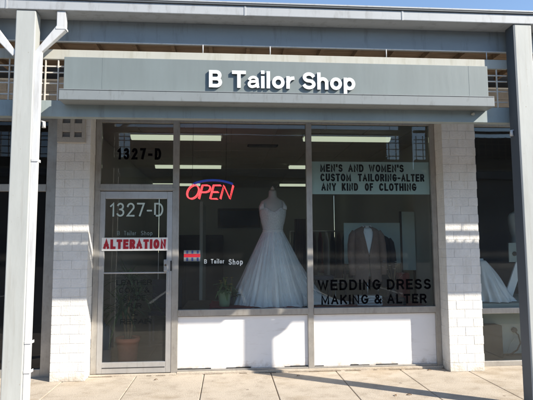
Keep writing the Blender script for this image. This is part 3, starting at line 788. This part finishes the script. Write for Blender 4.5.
# red cloth
def cloth(name, x0, x1, y0, y1, z, m, label, amp=.012, nx=60, ny=20):
    rs = []
    for j in range(ny + 1):
        v_ = j/ny; row = []
        for i in range(nx + 1):
            u_ = i/nx
            row.append((x0 + (x1-x0)*u_ + .01*math.sin(9*v_ + 3*u_), y0 + (y1-y0)*v_ + .012*math.sin(17*u_), z + amp*(1 + math.sin(23*u_ + 4*math.sin(5*v_)) * math.cos(7*v_ + 6*u_))))
        rs.append(row)
    o = MB().rings(rs, closed=False).build(name, m, solid=.004); tag(o, label, 'cloth'); return o
cloth('cloth', -.72, .44, .06, .95, .706, 'redcloth', 'dark red cloth spread under the white gown and green pot', .016)
cloth('cloth', .56, 1.98, .06, .60, .706, 'redcloth', 'dark red cloth along the foot of the right window below the jackets', .012)

def ell(cx, cy, z, a, b, n=48, mod=None):
    r = []
    for j in range(n):
        t_ = 2*math.pi*j/n; k = mod(t_) if mod else 1
        r.append((cx + a*k*math.cos(t_), cy + b*k*math.sin(t_), z))
    return r
def interp(tab, z):
    for p, q in zip(tab, tab[1:]):
        if (p[0] <= z <= q[0]) or (q[0] <= z <= p[0]):
            k = (z - p[0])/(q[0] - p[0]); k = k*k*(3-2*k)*.5 + k*.5
            return [p[i] + (q[i]-p[i])*k for i in range(1, len(p))]
    return list(tab[-1][1:])
def torso(cx, cy, dz, name_parent, s=1.0, neck=True):
    T = [(.95,.13,.10),(1.05,.15,.115),(1.20,.125,.095),(1.32,.150,.12),(1.42,.168,.125),(1.50,.170,.105),(1.545,.155,.085),(1.575,.10,.07),(1.60,.056,.055),(1.68,.050,.052),(1.70,.045,.045)]
    rs = []
    z = T[0][0]
    while z <= (T[-1][0] if neck else 1.62) + 1e-6:
        a, b = interp(T, min(z, T[-1][0])); rs.append(ell(cx, cy, (z)*s + dz, a*s, b*s, 32)); z += .02
    MB().rings(rs, True, True).build('form_torso', 'form', name_parent)
    if neck: MB().tube([(cx, cy, 1.70*s + dz), (cx, cy, 1.725*s + dz), (cx, cy, 1.75*s+dz)], .02, 10, radii=[.030, .022, .006]).build('neck_cap', 'lampbody', name_parent)
    MB().tube([(cx, cy, .705), (cx, cy, .95*s + dz)], .016, 8).build('stand_pole', 'chrome', name_parent)
    MB().tube([(cx, cy, .701), (cx, cy, .715)], .14, 20).build('stand_base', 'chrome', name_parent)

GX, GY = .095, .53
fm = empty('dress_form', (GX, GY, .70), 'off-white dress form wearing the white wedding gown', 'mannequin')
torso(GX, GY, .505, fm, 1.0)
gown = empty('wedding_gown', (GX, GY, .70), 'white strapless wedding gown with full tulle skirt and short train in the left window', 'dress')
# bodice  (waist z 1.65)
T = [(1.66,.128,.105),(1.72,.136,.112),(1.80,.158,.130),(1.88,.172,.142),(1.95,.178,.138),(1.99,.172,.122)]
rs = []
for k in range(28):
    z = 1.66 + (1.99-1.66)*k/27; a, b = interp(T, z); row = []
    for j in range(64):
        t_ = 2*math.pi*j/64
        front = max(0, -math.sin(t_))
        dz = 0
        if k > 16: dz = -(k-16)/11*.075*(front**3) * (1 - .0) + (k-20)/7*.022*math.exp(-((abs(math.cos(t_))-.5)/.25)**2)*front
        row.append((GX + a*1.0*math.cos(t_), GY + b*math.sin(t_)*(1 + .06*front*math.exp(-((abs(math.cos(t_))-.45)/.22)**2)*(1 if z > 1.78 else .2)), z + dz))
    rs.append(row)
MB().rings(rs).build('bodice', 'lace', gown, solid=.004)
for s in (-1, 1):
    rs = []
    for k in range(19):
        u_ = k/18; an = math.pi*u_; row = []
        for q in range(9):
            v_ = q/8; x_ = .122 + .052*v_
            zt = 2.070 - 1.9*max(0, x_-.105)**1.45*2.0
            zb_ = 1.945 - .01*v_
            row.append((GX + s*x_*(1 + .02*math.sin(an)), GY - (.108 - .18*max(0, x_-.12))*math.cos(an)*1.06, zb_ + (zt - zb_)*math.sin(an)**.55))
        rs.append(row)
    MB().rings(rs, closed=False).build('shoulder_strap', 'lace', gown, solid=.004)
# skirt
rs = []
NK = 70; NJ = 300
fold = [(random.uniform(0, 2*math.pi), random.choice((11, 13, 17, 19, 23, 29, 37)), random.uniform(.4, 1)) for _ in range(9)]
for k in range(NK+1):
    u_ = k/NK                     # 0 waist .. 1 hem
    z = 1.665 - u_*.950
    a = .128 + .40*(u_**.98) ; b = .105 + .315*(u_**.9)
    a += .012*math.sin(u_*math.pi)
    cx = GX + .02*u_; row = []
    for j in range(NJ):
        t_ = 2*math.pi*j/NJ
        md = sum(w_*math.sin(n_*t_ + p_ + .5*math.sin(3*u_+p_)) for p_, n_, w_ in fold)/3.2
        am = .002 + .030*u_**1.3
        tr = max(0, math.cos(t_ - .15))**2 * max(0, u_-.55)**2 * .75    # train to the right
        kx = 1 + (am*md)/max(a, .1)
        zz = z + (.012*math.sin(7*t_ + 1) * u_**4) - 0
        row.append((cx + a*kx*math.cos(t_) + tr, GY + b*kx*math.sin(t_), max(.712 + .004*math.sin(5*t_), zz)))
    rs.append(row)
MB().rings(rs).build('skirt', 'dress', gown, solid=.003)
B(GX - .0, GX + .001, GY, GY + .001, 1.0, 1.001).build('waist_seam', 'lace', gown)
bpy.data.objects.remove(gown.children[-1])
rs = []
fold2 = [(random.uniform(0, 6.28), random.choice((7, 9, 15, 21, 27, 33, 41)), random.uniform(.4, 1)) for _ in range(9)]
for k in range(61):
    u_ = k/60; z = 1.655 - u_*.925; a = .134 + .425*(u_**.95); b = .110 + .325*(u_**.9); row = []
    for j in range(300):
        t_ = 2*math.pi*j/300
        md = sum(w_*math.sin(n_*t_ + p_ + 1.2*math.sin(4*u_+p_)) for p_, n_, w_ in fold2)/3.2
        tr = max(0, math.cos(t_ - .15))**2 * max(0, u_-.55)**2 * .55
        kx = 1 + .036*u_**1.1*md/max(a, .1)
        row.append((GX + .02*u_ + a*kx*math.cos(t_) + tr, GY + b*kx*math.sin(t_), max(.716, z + .018*math.sin(6*t_ + 2)*u_**3 + .006*math.sin(31*t_)*u_**4)))
    rs.append(row)
MB().rings(rs).build('tulle_overlay', 'tulle', gown)
MB().rings([ell(GX, GY, 1.652, .134, .111, 48), ell(GX, GY, 1.672, .136, .113, 48)]).build('waistband', 'dress', gown, solid=.004)
# train pooled to the right
rs = []
for i in range(31):
    u_ = i/30; row = []
    for j in range(25):
        v_ = j/24
        wdt = .30*(1-u_)**.6 + .05
        hgt = .24*(1-u_)**1.6
        yy = GY - .05 + (v_-.5)*2*wdt
        zz = .716 + hgt*math.cos((v_-.5)*math.pi)**.8 + .014*math.sin(18*v_ + 6*u_)*(1-u_*.4)+.012
        row.append((GX + .34 + u_*.68, yy, zz))
    rs.append(row)
MB().rings(rs, closed=False).build('train', 'dress', gown, solid=.003)

# jackets
def jacket(cx, cy, dz, matn, formlabel, label, withshirt=True, sc=1.0):
    fo = empty('dress_form', (cx, cy, .70), formlabel, 'mannequin'); torso(cx, cy, dz, fo, 1.0, False)
    jk = empty('suit_jacket', (cx, cy, 1.0+dz), label, 'jacket')
    J = [(.80,.235,.150),(.95,.228,.150),(1.10,.212,.142),(1.22,.205,.138),(1.36,.215,.150),(1.46,.222,.145),(1.53,.215,.120),(1.565,.165,.095),(1.60,.075,.075)]
    rs = []
    NZ = 44
    for k in range(NZ+1):
        z = .80 + .80*k/NZ; a, b = interp(J, z)
        vz = max(0, (z - 1.20)/.38)                       # V opening from button stance
        g = .02 + .42*vz**.85 if z > 1.20 else .015 + .10*max(0, (1.0-z)/.2)
        row = []
        for j in range(61):
            t_ = -math.pi/2 + g + (2*math.pi - 2*g)*j/60
            ov = .004*math.sin(5*t_+z*9)
            row.append((cx + (a+ov)*math.cos(t_), cy + (b+ov)*math.sin(t_), z + dz))
        rs.append(row)
    MB().rings(rs, closed=False).build('jacket_body', matn, jk, solid=.010)
    for s in (-1, 1):
        # sleeve
        pts = [(cx + s*.195, cy, 1.525+dz), (cx + s*.232, cy - .005, 1.46+dz), (cx + s*.258, cy - .01, 1.33+dz), (cx + s*.268, cy - .025, 1.18+dz), (cx + s*.262, cy - .05, 1.02+dz), (cx + s*.252, cy - .065, .90+dz)]
        MB().tube(pts, .06, 20, radii=[.052, .066, .063, .058, .052, .048]).build('sleeve', matn, jk)
        # lapel
        L = MB(); zz = [1.215, 1.30, 1.38, 1.435, 1.445, 1.52, 1.575]
        wd = [.010, .045, .070, .088, .060, .052, .040]
        r1 = []; r2_ = []
        for z, w_ in zip(zz, wd):
            a, b = interp(J, z); vz = max(0, (z-1.20)/.38); g = .02 + .42*vz**.85
            xi = a*math.sin(g); xo = xi + w_
            yi = cy - b*math.sqrt(max(0, 1-(xi/a)**2)) - .010; yo = cy - b*math.sqrt(max(0, 1-(min(xo, a*.98)/a)**2)) - .014
            r1.append((cx + s*xi, yi, z+dz)); r2_.append((cx + s*xo, yo, z+dz))
        L.rings([r1, r2_], closed=False, smooth=False).build('lapel', matn, jk, solid=.006)
        a, b = interp(J, 1.02)
        xx = .115
        yy = cy - b*math.sqrt(1-(xx/a)**2) - .014
        B(cx + s*xx - .06, cx + s*xx + .06, yy, yy + .012, .985+dz, 1.035+dz).build('pocket_flap', matn, jk, bevel=.003)
    MB().tube([(cx, cy - .156, 1.175+dz), (cx, cy - .163, 1.175+dz)], .011, 12).build('button', 'darkwood', jk)
    if withshirt:
        sh = empty('dress_shirt', (cx, cy, 1.2+dz), 'white shirt with open collar under the brown tweed jacket', 'shirt')
        rs = []
        for k in range(20):
            z = 1.05 + .53*k/19; a, b = interp(J, z); rs.append([(cx + a*.86*math.cos(t_), cy + b*.88*math.sin(t_), z+dz) for t_ in [-math.pi*.92 + math.pi*.84*j/24 for j in range(25)]])
        MB().rings(rs, closed=False).build('shirt_front', 'shirt', sh, solid=.004)
        for s in (-1, 1):
            C = MB(); C.rings([[(cx + s*.055, cy - .060, 1.605+dz), (cx + s*.075, cy - .02, 1.62+dz), (cx, cy + .06, 1.63+dz)], [(cx + s*.045, cy - .125, 1.50+dz), (cx + s*.085, cy - .085, 1.555+dz), (cx, cy + .065, 1.575+dz)]], closed=False)
            C.build('collar', 'shirt', sh, solid=.005)
    for o_ in (jk, sh) if withshirt else (jk,):
        top = 1.585 + dz
        o_.scale = (.80, .85, .90); o_.location.z = top - (top - o_.location.z)*.90
    fo.scale = (.80, .85, 1)
    return jk
jacket(1.335, .50, .115, 'suit', 'dress form under the brown tweed jacket in the right window', 'brown tweed suit jacket over a white shirt in the right window')
jacket(1.60, .90, .02, 'navy', 'dress form under the dark navy jacket behind the tweed one', 'dark navy jacket partly hidden behind the brown tweed jacket', False)

# potted flowers on platform
pf = empty('flower_pot', (-.53, .33, .72), 'yellow flowering plant in a light green pot at the left foot of the gown', 'potted plant')
pr = [(.062, .722), (.066, .76), (.078, .85), (.084, .885), (.088, .888), (.088, .905), (.080, .905), (.076, .885)]
MB().rings([ell(-.535, .33, z, r, r, 32) for r, z in pr], True, False).build('pot', 'pot_green', pf)
MB().rings([ell(-.535, .33, .884, .077, .077, 24), ell(-.535, .33, .889, .01, .01, 24)], False, True).build('soil', 'soil', pf)
def leaf(mb, base, d, L, w_, droop, n=5):
    d = d.normalized(); side = d.cross(Vector((0, 0, 1))).normalized() if abs(d.z) < .98 else Vector((1, 0, 0))
    A = []; B_ = []
    for k in range(n+1):
        u_ = k/n; p = base + d*L*u_ + Vector((0, 0, -droop*u_*u_*L)); ww = w_*math.sin(math.pi*min(.98, .12+.88*u_))**.8
        A.append(p + side*ww + Vector((0, 0, .15*ww))); B_.append(p - side*ww + Vector((0, 0, .15*ww)))
    C = [(a+b)/2 - Vector((0, 0, .25*w_)) for a, b in zip(A, B_)]
    mb.rings([A, C, B_], closed=False)
lf = MB()
for k in range(60):
    an = random.uniform(0, 2*math.pi); el = random.uniform(.15, 1.25)
    dv = Vector((math.cos(an)*math.cos(el), math.sin(an)*math.cos(el), math.sin(el)))
    st = Vector((-.535 + random.uniform(-.04, .04), .33 + random.uniform(-.04, .04), .90 + random.uniform(0, .07)))
    leaf(lf, st, dv, random.uniform(.09, .20), random.uniform(.014, .026), random.uniform(.2, .9))
lf.build('leaves', 'leaf', pf)
for k in range(9):
    an = random.uniform(0, 2*math.pi); r_ = random.uniform(.02, .11); c0 = Vector((-.515 + r_*math.cos(an), .30 + r_*math.sin(an)*.7, .98 + random.uniform(0, .10)))
    fl = MB()
    for q in range(9): leaf(fl, c0, Vector((math.cos(q*.7), math.sin(q*.7), .35)), .026, .008, .1, 3)
    fl.tube([c0 - Vector((0, 0, .09)), c0], .002, 5)
    fl.build('flower', 'yellow', pf)
lf = MB()
pf2 = empty('leafy_plant', (-.40, .45, .72), 'dark leafy plant between the green pot and the gown hem', 'plant')
MB().rings([ell(-.42, .47, z, r, r, 24) for r, z in ((.05, .72), (.065, .82), (.06, .82))], True, True).build('pot', 'dark', pf2)
for k in range(46):
    an = random.uniform(0, 2*math.pi); el = random.uniform(.2, 1.3)
    dv = Vector((math.cos(an)*math.cos(el), math.sin(an)*math.cos(el), math.sin(el)))
    leaf(lf, Vector((-.42, .47, .82)), dv, random.uniform(.10, .24), random.uniform(.012, .024), random.uniform(.1, .7))
lf.build('leaves', 'leafdark', pf2)

# dracaena behind the door
dr = empty('dracaena_plant', (-1.82, .92, 0), 'spiky dark green plant in a terracotta pot on the floor behind the door', 'potted plant')
MB().rings([ell(-1.82, .92, z, r, r, 32) for r, z in ((.105, .002), (.115, .10), (.135, .29), (.148, .292), (.150, .345), (.138, .345), (.132, .32))], True, False).build('pot', 'terracotta', dr)
MB().rings([ell(-1.82, .92, .315, .133, .133, 24), ell(-1.82, .92, .320, .01, .01, 24)], False, True).build('soil', 'soil', dr)
tk = MB(); heads = []
for dx, dy, h in ((0, 0, 1.05), (.05, .03, .86), (-.05, .02, .72)):
    tk.tube([(-1.82+dx*.5, .92+dy*.5, .31), (-1.82+dx, .92+dy, .31+(h-.31)*.5), (-1.82+dx*1.8, .92+dy*1.8, h)], .016, 8); heads.append(Vector((-1.82+dx*1.8, .92+dy*1.8, h)))
tk.build('cane', 'trunk', dr)
for h in heads:
    lf = MB()
    for k in range(46):
        an = random.uniform(0, 2*math.pi); el = random.uniform(-.2, 1.35)
        dv = Vector((math.cos(an)*math.cos(el), math.sin(an)*math.cos(el), math.sin(el)))
        leaf(lf, h + Vector((0, 0, random.uniform(-.06, .03))), dv, random.uniform(.26, .46), .013, random.uniform(.2, .8), 7)
    lf.build('leaf_tuft', 'leafdark', dr)
dr.location = (-1.735, .46, 0)
# blue-white water bottle / curtain beside plant
bb = empty('water_bottle', (-2.08, .55, 0), 'pale blue water bottle standing left of the terracotta pot', 'bottle')
MB().rings([ell(-2.10, .62, z, r, r, 28) for r, z in ((.12, .002), (.13, .03), (.13, .40), (.10, .46), (.035, .50), (.035, .54))], True, True).build('bottle_body', 'mirror', bb)
bb.children[0].data.materials[0] = mat('pale_blue_plastic', (.12, .20, .28), .25)

# back of the shop furniture
mi = empty('reflection_board', (1.7, 1.3, 0), 'pale teal board on dark legs standing in for a window reflection, with a taller right leaf behind the jackets', 'board')  # board added to paint a pale reflection in the right window
B(1.21, 2.055, 1.25, 1.27, 1.20, 1.80).build('reflection_leaf', 'reflection_teal', mi, bevel=.004)
B(2.085, 2.285, 1.25, 1.27, 1.10, 1.965).build('reflection_leaf', 'reflection_teal', mi, bevel=.004)
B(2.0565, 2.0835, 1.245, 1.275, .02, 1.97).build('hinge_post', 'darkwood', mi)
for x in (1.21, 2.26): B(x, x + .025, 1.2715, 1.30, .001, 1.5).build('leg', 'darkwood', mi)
pt = empty('picture_frame', (.0, 6.95, 1.9), 'dark framed picture on the back wall behind the gown bodice', 'picture')
B(-.75, .35, 6.95, 6.995, 1.95, 2.45).build('frame', 'darkwood', pt, bevel=.01); B(-.69, .29, 6.94, 6.9495, 2.01, 2.39).build('picture', 'dark', pt)
tb = empty('work_table', (1.5, 2.6, 0), 'white sewing table behind the jackets in the right window', 'table')
B(.75, 2.2, 2.1, 2.8, .86, .90).build('table_top', 'tablewhite', tb, bevel=.004)
for x in (.8, 2.12):
    for y in (2.15, 2.72): B(x, x+.04, y, y+.04, 0, .8595).build('leg', 'chrome', tb)
sm = empty('sewing_machine', (1.9, 2.4, .90), 'white sewing machine on the table behind the jackets', 'sewing machine')
B(1.72, 2.12, 2.30, 2.48, .901, .95).build('machine_bed', 'tablewhite', sm, bevel=.01)
B(2.03, 2.11, 2.33, 2.45, .9505, 1.18).build('machine_column', 'tablewhite', sm, bevel=.015)
B(1.74, 2.0295, 2.335, 2.445, 1.09, 1.18).build('machine_arm', 'tablewhite', sm, bevel=.015)
B(1.76, 1.80, 2.35, 2.43, .97, 1.0895).build('needle_head', 'tablewhite', sm, bevel=.005)
rk = empty('clothes_rack', (1.4, 3.6, 0), 'chrome clothes rack of hanging garments at the back right of the shop', 'rack')
rb = MB(); rb.tube([(.7, 3.6, .02), (.7, 3.6, 1.75)], .014); rb.tube([(2.1, 3.6, .02), (2.1, 3.6, 1.75)], .014); rb.tube([(.7, 3.6, 1.75), (2.1, 3.6, 1.75)], .014)
rb.tube([(.7, 3.3, .02), (.7, 3.9, .02)], .014); rb.tube([(2.1, 3.3, .02), (2.1, 3.9, .02)], .014)
rb.build('rail', 'chrome', rk)
cols = ['navy', 'maroon', 'teal', 'suit', 'redgar', 'shirt', 'navy', 'suit', 'teal', 'maroon', 'navy']
nm = {'navy': 'dark navy', 'maroon': 'maroon', 'teal': 'teal', 'suit': 'brown', 'redgar': 'brick red', 'shirt': 'white'}
def garment(x, y, z1, m, L, label, grp):
    rs = []
    for k in range(16):
        u_ = k/15; z = z1 - u_*L
        a = .022 + .012*u_; b = .02 + .20*min(1, u_*5)**.7 + .03*u_
        rs.append([(x + a*math.cos(t_)*(1 + .25*math.sin(4*t_ + 6*u_)), y + b*math.sin(t_), z + (0)) for t_ in [2*math.pi*j/28 for j in range(28)]])
    o = MB().rings(rs, True, True).build('hanging_garment', m); tag(o, label, 'garment', grp); return o
seen = {}
ordw = ['first', 'second', 'third']
for i, m in enumerate(cols):
    seen[m] = seen.get(m, 0) + 1
    garment(.80 + i*.122, 3.6, 1.73, m, random.uniform(.75, 1.1), f'{nm[m]} garment on the back rail, {ordw[seen[m]-1]} {nm[m]} one from the left', 'garments hanging on the rack')
# vertical coat / curtain near centre mullion and divider
cu = []
for j in range(41):
    x = .70 + .20*j/40; cu.append((x, 2.9 + .03*math.sin(j*1.1)))
MB().rings([[(x, y, .4) for x, y in cu], [(x, y, 1.95) for x, y in cu]], closed=False).build('fitting_curtain', 'suit', solid=.006)
tag(bpy.data.objects['fitting_curtain'], 'brown fitting room curtain left of the brown tweed jacket', 'curtain')
dvd = B(-.95, -.90, 2.2, 3.4, 0, 2.2).build('room_divider', 'grey_pale'); tag(dvd, 'narrow pale room divider behind the small white window lettering', 'divider')
tl = empty('shelf_cabinet', (-1.4, 5.5, 0), 'dark shelf cabinet at the back left of the shop', 'cabinet')
B(-2.0, -.6, 6.3, 6.9, 0, 1.75).build('cabinet_body', 'darkwood', tl, bevel=.01)
for k in range(3): B(-1.95+k*.46, -1.53+k*.46, 6.285, 6.2995, .1, 1.65).build('cabinet_door', 'brownbox', tl)
ch = empty('chair', (-1.45, 1.9, 0), 'dark chair behind the door glass, right of the dracaena', 'chair')
B(-1.68, -1.22, 1.7, 2.15, .44, .50).build('seat', 'dark', ch, bevel=.01); B(-1.68, -1.22, 2.11, 2.15, .505, .95).build('backrest', 'dark', ch, bevel=.01)
for x in (-1.67, -1.26):
    for y in (1.72, 2.1): B(x, x+.03, y, y+.03, 0, .4395).build('leg', 'chrome', ch)

# goods on the display platform at the right
def folded(x0, x1, y0, y1, z0, nlay, m, label):
    e = empty('folded_fabric', ((x0+x1)/2, (y0+y1)/2, z0), label, 'fabric')
    for k in range(nlay):
        j = random.uniform(-.012, .012); zz = z0 + k*.032
        rs = []
        for a in range(9):
            th = math.pi*a/8 - math.pi/2
            rs.append([(x0 + j + (x1-x0)*q/12, y0 + j + .014 - .014*math.cos(th) if True else 0, zz + .015 + .0145*math.sin(th) + .003*math.sin(q*1.7 + k)) for q in range(13)])
        back = [[(x0 + j + (x1-x0)*q/12, y1 + j, zz + (.0295 if t_ else .0005) + .003*math.sin(q*1.7 + k)) for q in range(13)] for t_ in (1, 0)]
        mb = MB(); mb.rings(rs + back + [rs[0]], closed=False); mb.build('fabric_fold', m, e)
    return e
folded(1.10, 1.42, .16, .34, .715, 4, 'shirt', 'stack of folded white fabric at the foot of the brown tweed jacket')
folded(1.50, 1.74, .20, .38, .715, 3, 'navy', 'stack of folded dark navy fabric right of the white stack in the right window')
rbx = B(1.78, 1.93, .55, .70, .715, 1.10, ).build('fabric_bolt', 'redgar', bevel=.02); tag(rbx, 'upright brick red fabric bolt near the right edge of the right window', 'fabric')
vz = empty('vase', (1.66, .60, .715), 'dark vase of bare twigs and white blossom right of the brown tweed jacket', 'vase')
MB().rings([ell(1.66, .45, z, r, r, 24) for z, r in ((.716, .04), (.76, .06), (.84, .055), (.90, .03), (.93, .035))], True, False).build('vase_body', 'plastic_black', vz)
for k in range(11):
    an = random.uniform(0, 6.28); sp_ = random.uniform(.05, .16); h_ = random.uniform(.16, .34)
    tw = MB(); p1 = (1.66 + sp_*.4*math.cos(an), .45 + sp_*.3*math.sin(an), .93 + h_*.5); p2 = (1.66 + sp_*math.cos(an), .45 + sp_*.5*math.sin(an), .93 + h_)
    tw.tube([(1.66, .45, .92), p1, p2], .003, 5); t_o = tw.build('twig', 'trunk', vz)
    fl = MB()
    for q in range(6): leaf(fl, Vector(p2), Vector((math.cos(q), math.sin(q), .4)), .022, .008, .1, 3)
    fl.build('blossom', 'shirt', t_o if False else vz)
stl = empty('stool', (.80, .75, .70), 'dark low stool on the platform left of the brown tweed jacket', 'stool')
MB().rings([ell(.80, .85, z, r, r, 28) for z, r in ((1.0, .15), (1.01, .165), (1.045, .165), (1.06, .14))], True, True).build('seat', 'dark', stl)
for q in range(4):
    a = math.pi/4 + q*math.pi/2
    MB().tube([(.80 + .11*math.cos(a), .85 + .11*math.sin(a), 1.0), (.80 + .16*math.cos(a), .85 + .16*math.sin(a), .702)], .012, 8).build('leg', 'darkwood', stl)

# ================================================================== RIGHT SHOP DISPLAY
ds = empty('display_platform', (3.6, .7, 0), 'pale grey display platform inside the right neighbour window', 'platform')
B(2.60, 4.55, .06, 1.3, .655, .735).build('platform_top', 'grey_pale', ds, bevel=.003)
B(2.86, 4.55, .50, .53, .03, .6545).build('platform_front', 'grey_pale', ds)
cb = B(2.70, 3.035, .30, .48, .001, .43).build('cardboard_box', 'brownbox', bevel=.004); tag(cb, 'dark brown box on the floor under the right display platform', 'box')
pts = [(3.30, .49, .33), (3.33, .44, .28), (3.33, .40, .18), (3.27, .38, .10), (3.18, .36, .06), (3.10, .34, .05)]
cc = empty('power_cable', (3.3, .49, .33), 'black cable looping from an outlet to the floor below the right display platform', 'cable')
MB().tube(pts, .010, 8).build('cord', 'plastic_black', cc)
MB().tube([(3.29, .47, .24), (3.20, .42, .16), (3.13, .38, .06)], .006, 8).build('cord', 'grey_pale', cc)
MB().tube([(3.30, .499, .34), (3.30, .46, .34)], .032, 16).build('plug', 'plastic_black', cc)
pc = empty('tulle_petticoat', (2.88, .45, .70), 'white tulle petticoat heaped on the right display platform beside the pier', 'dress')
rs = []
for k in range(31):
    u_ = k/30; z = 1.26 - .515*u_
    rs.append([(2.86 + .08*u_ + (.05 + .245*u_**.8)*math.cos(t_)*(1 + .13*u_*math.sin(9*t_+7*u_) + .05*math.sin(5*t_+9*u_)), .42 + (.05 + .28*u_)*math.sin(t_)*(1 + .10*u_*math.sin(17*t_)), z + .02*math.sin(6*t_ + 8*u_)*u_*(1-u_)*2) for t_ in [2*math.pi*j/140 for j in range(140)]])
MB().rings(rs, True).build('skirt', 'dress', pc)
MB().rings([ell(2.86, .48, 1.255, .055, .055, 24), ell(2.86, .48, 1.285, .05, .05, 24)], False, True).build('waistband', 'dress', pc)
ea = empty('display_easel', (3.3, .42, .70), 'white display board with dark knob on slanted white legs in right neighbour window', 'easel')
B(3.245, 3.75, .42, .44, 1.235, 1.49).build('board', 'grey_pale', ea, bevel=.004)
for mx_ in (0, 1):
    bot = (3.18 if mx_ == 0 else 3.82); top = (3.46 if mx_ == 0 else 3.56)
    MB().tube([(bot, .42, .72), (top, .46, 1.36)], 0, square=True, radii=[(.05, .012)]*2).build('leg', 'dress', ea)
MB().tube([(3.32, .42, 1.345), (3.32, .405, 1.345)], .028, 16).build('knob', 'plastic_black', ea)
mg = empty('dress_form', (3.62, .75, .70), 'dark dress form behind the display board in the right neighbour window', 'mannequin')
torso(3.62, .75, .35, mg)
mgd = garment(2.98, 1.6, 2.05, 'maroon', 1.4, 'long maroon dress hanging at the left of the right neighbour window', None)
b_ = B(-4.6, -2.6, .1, .14, 2.35, 2.36).build('blind_rail', 'darkedge'); tag(b_, 'thin dark blind rail inside the left neighbour window', 'rail')
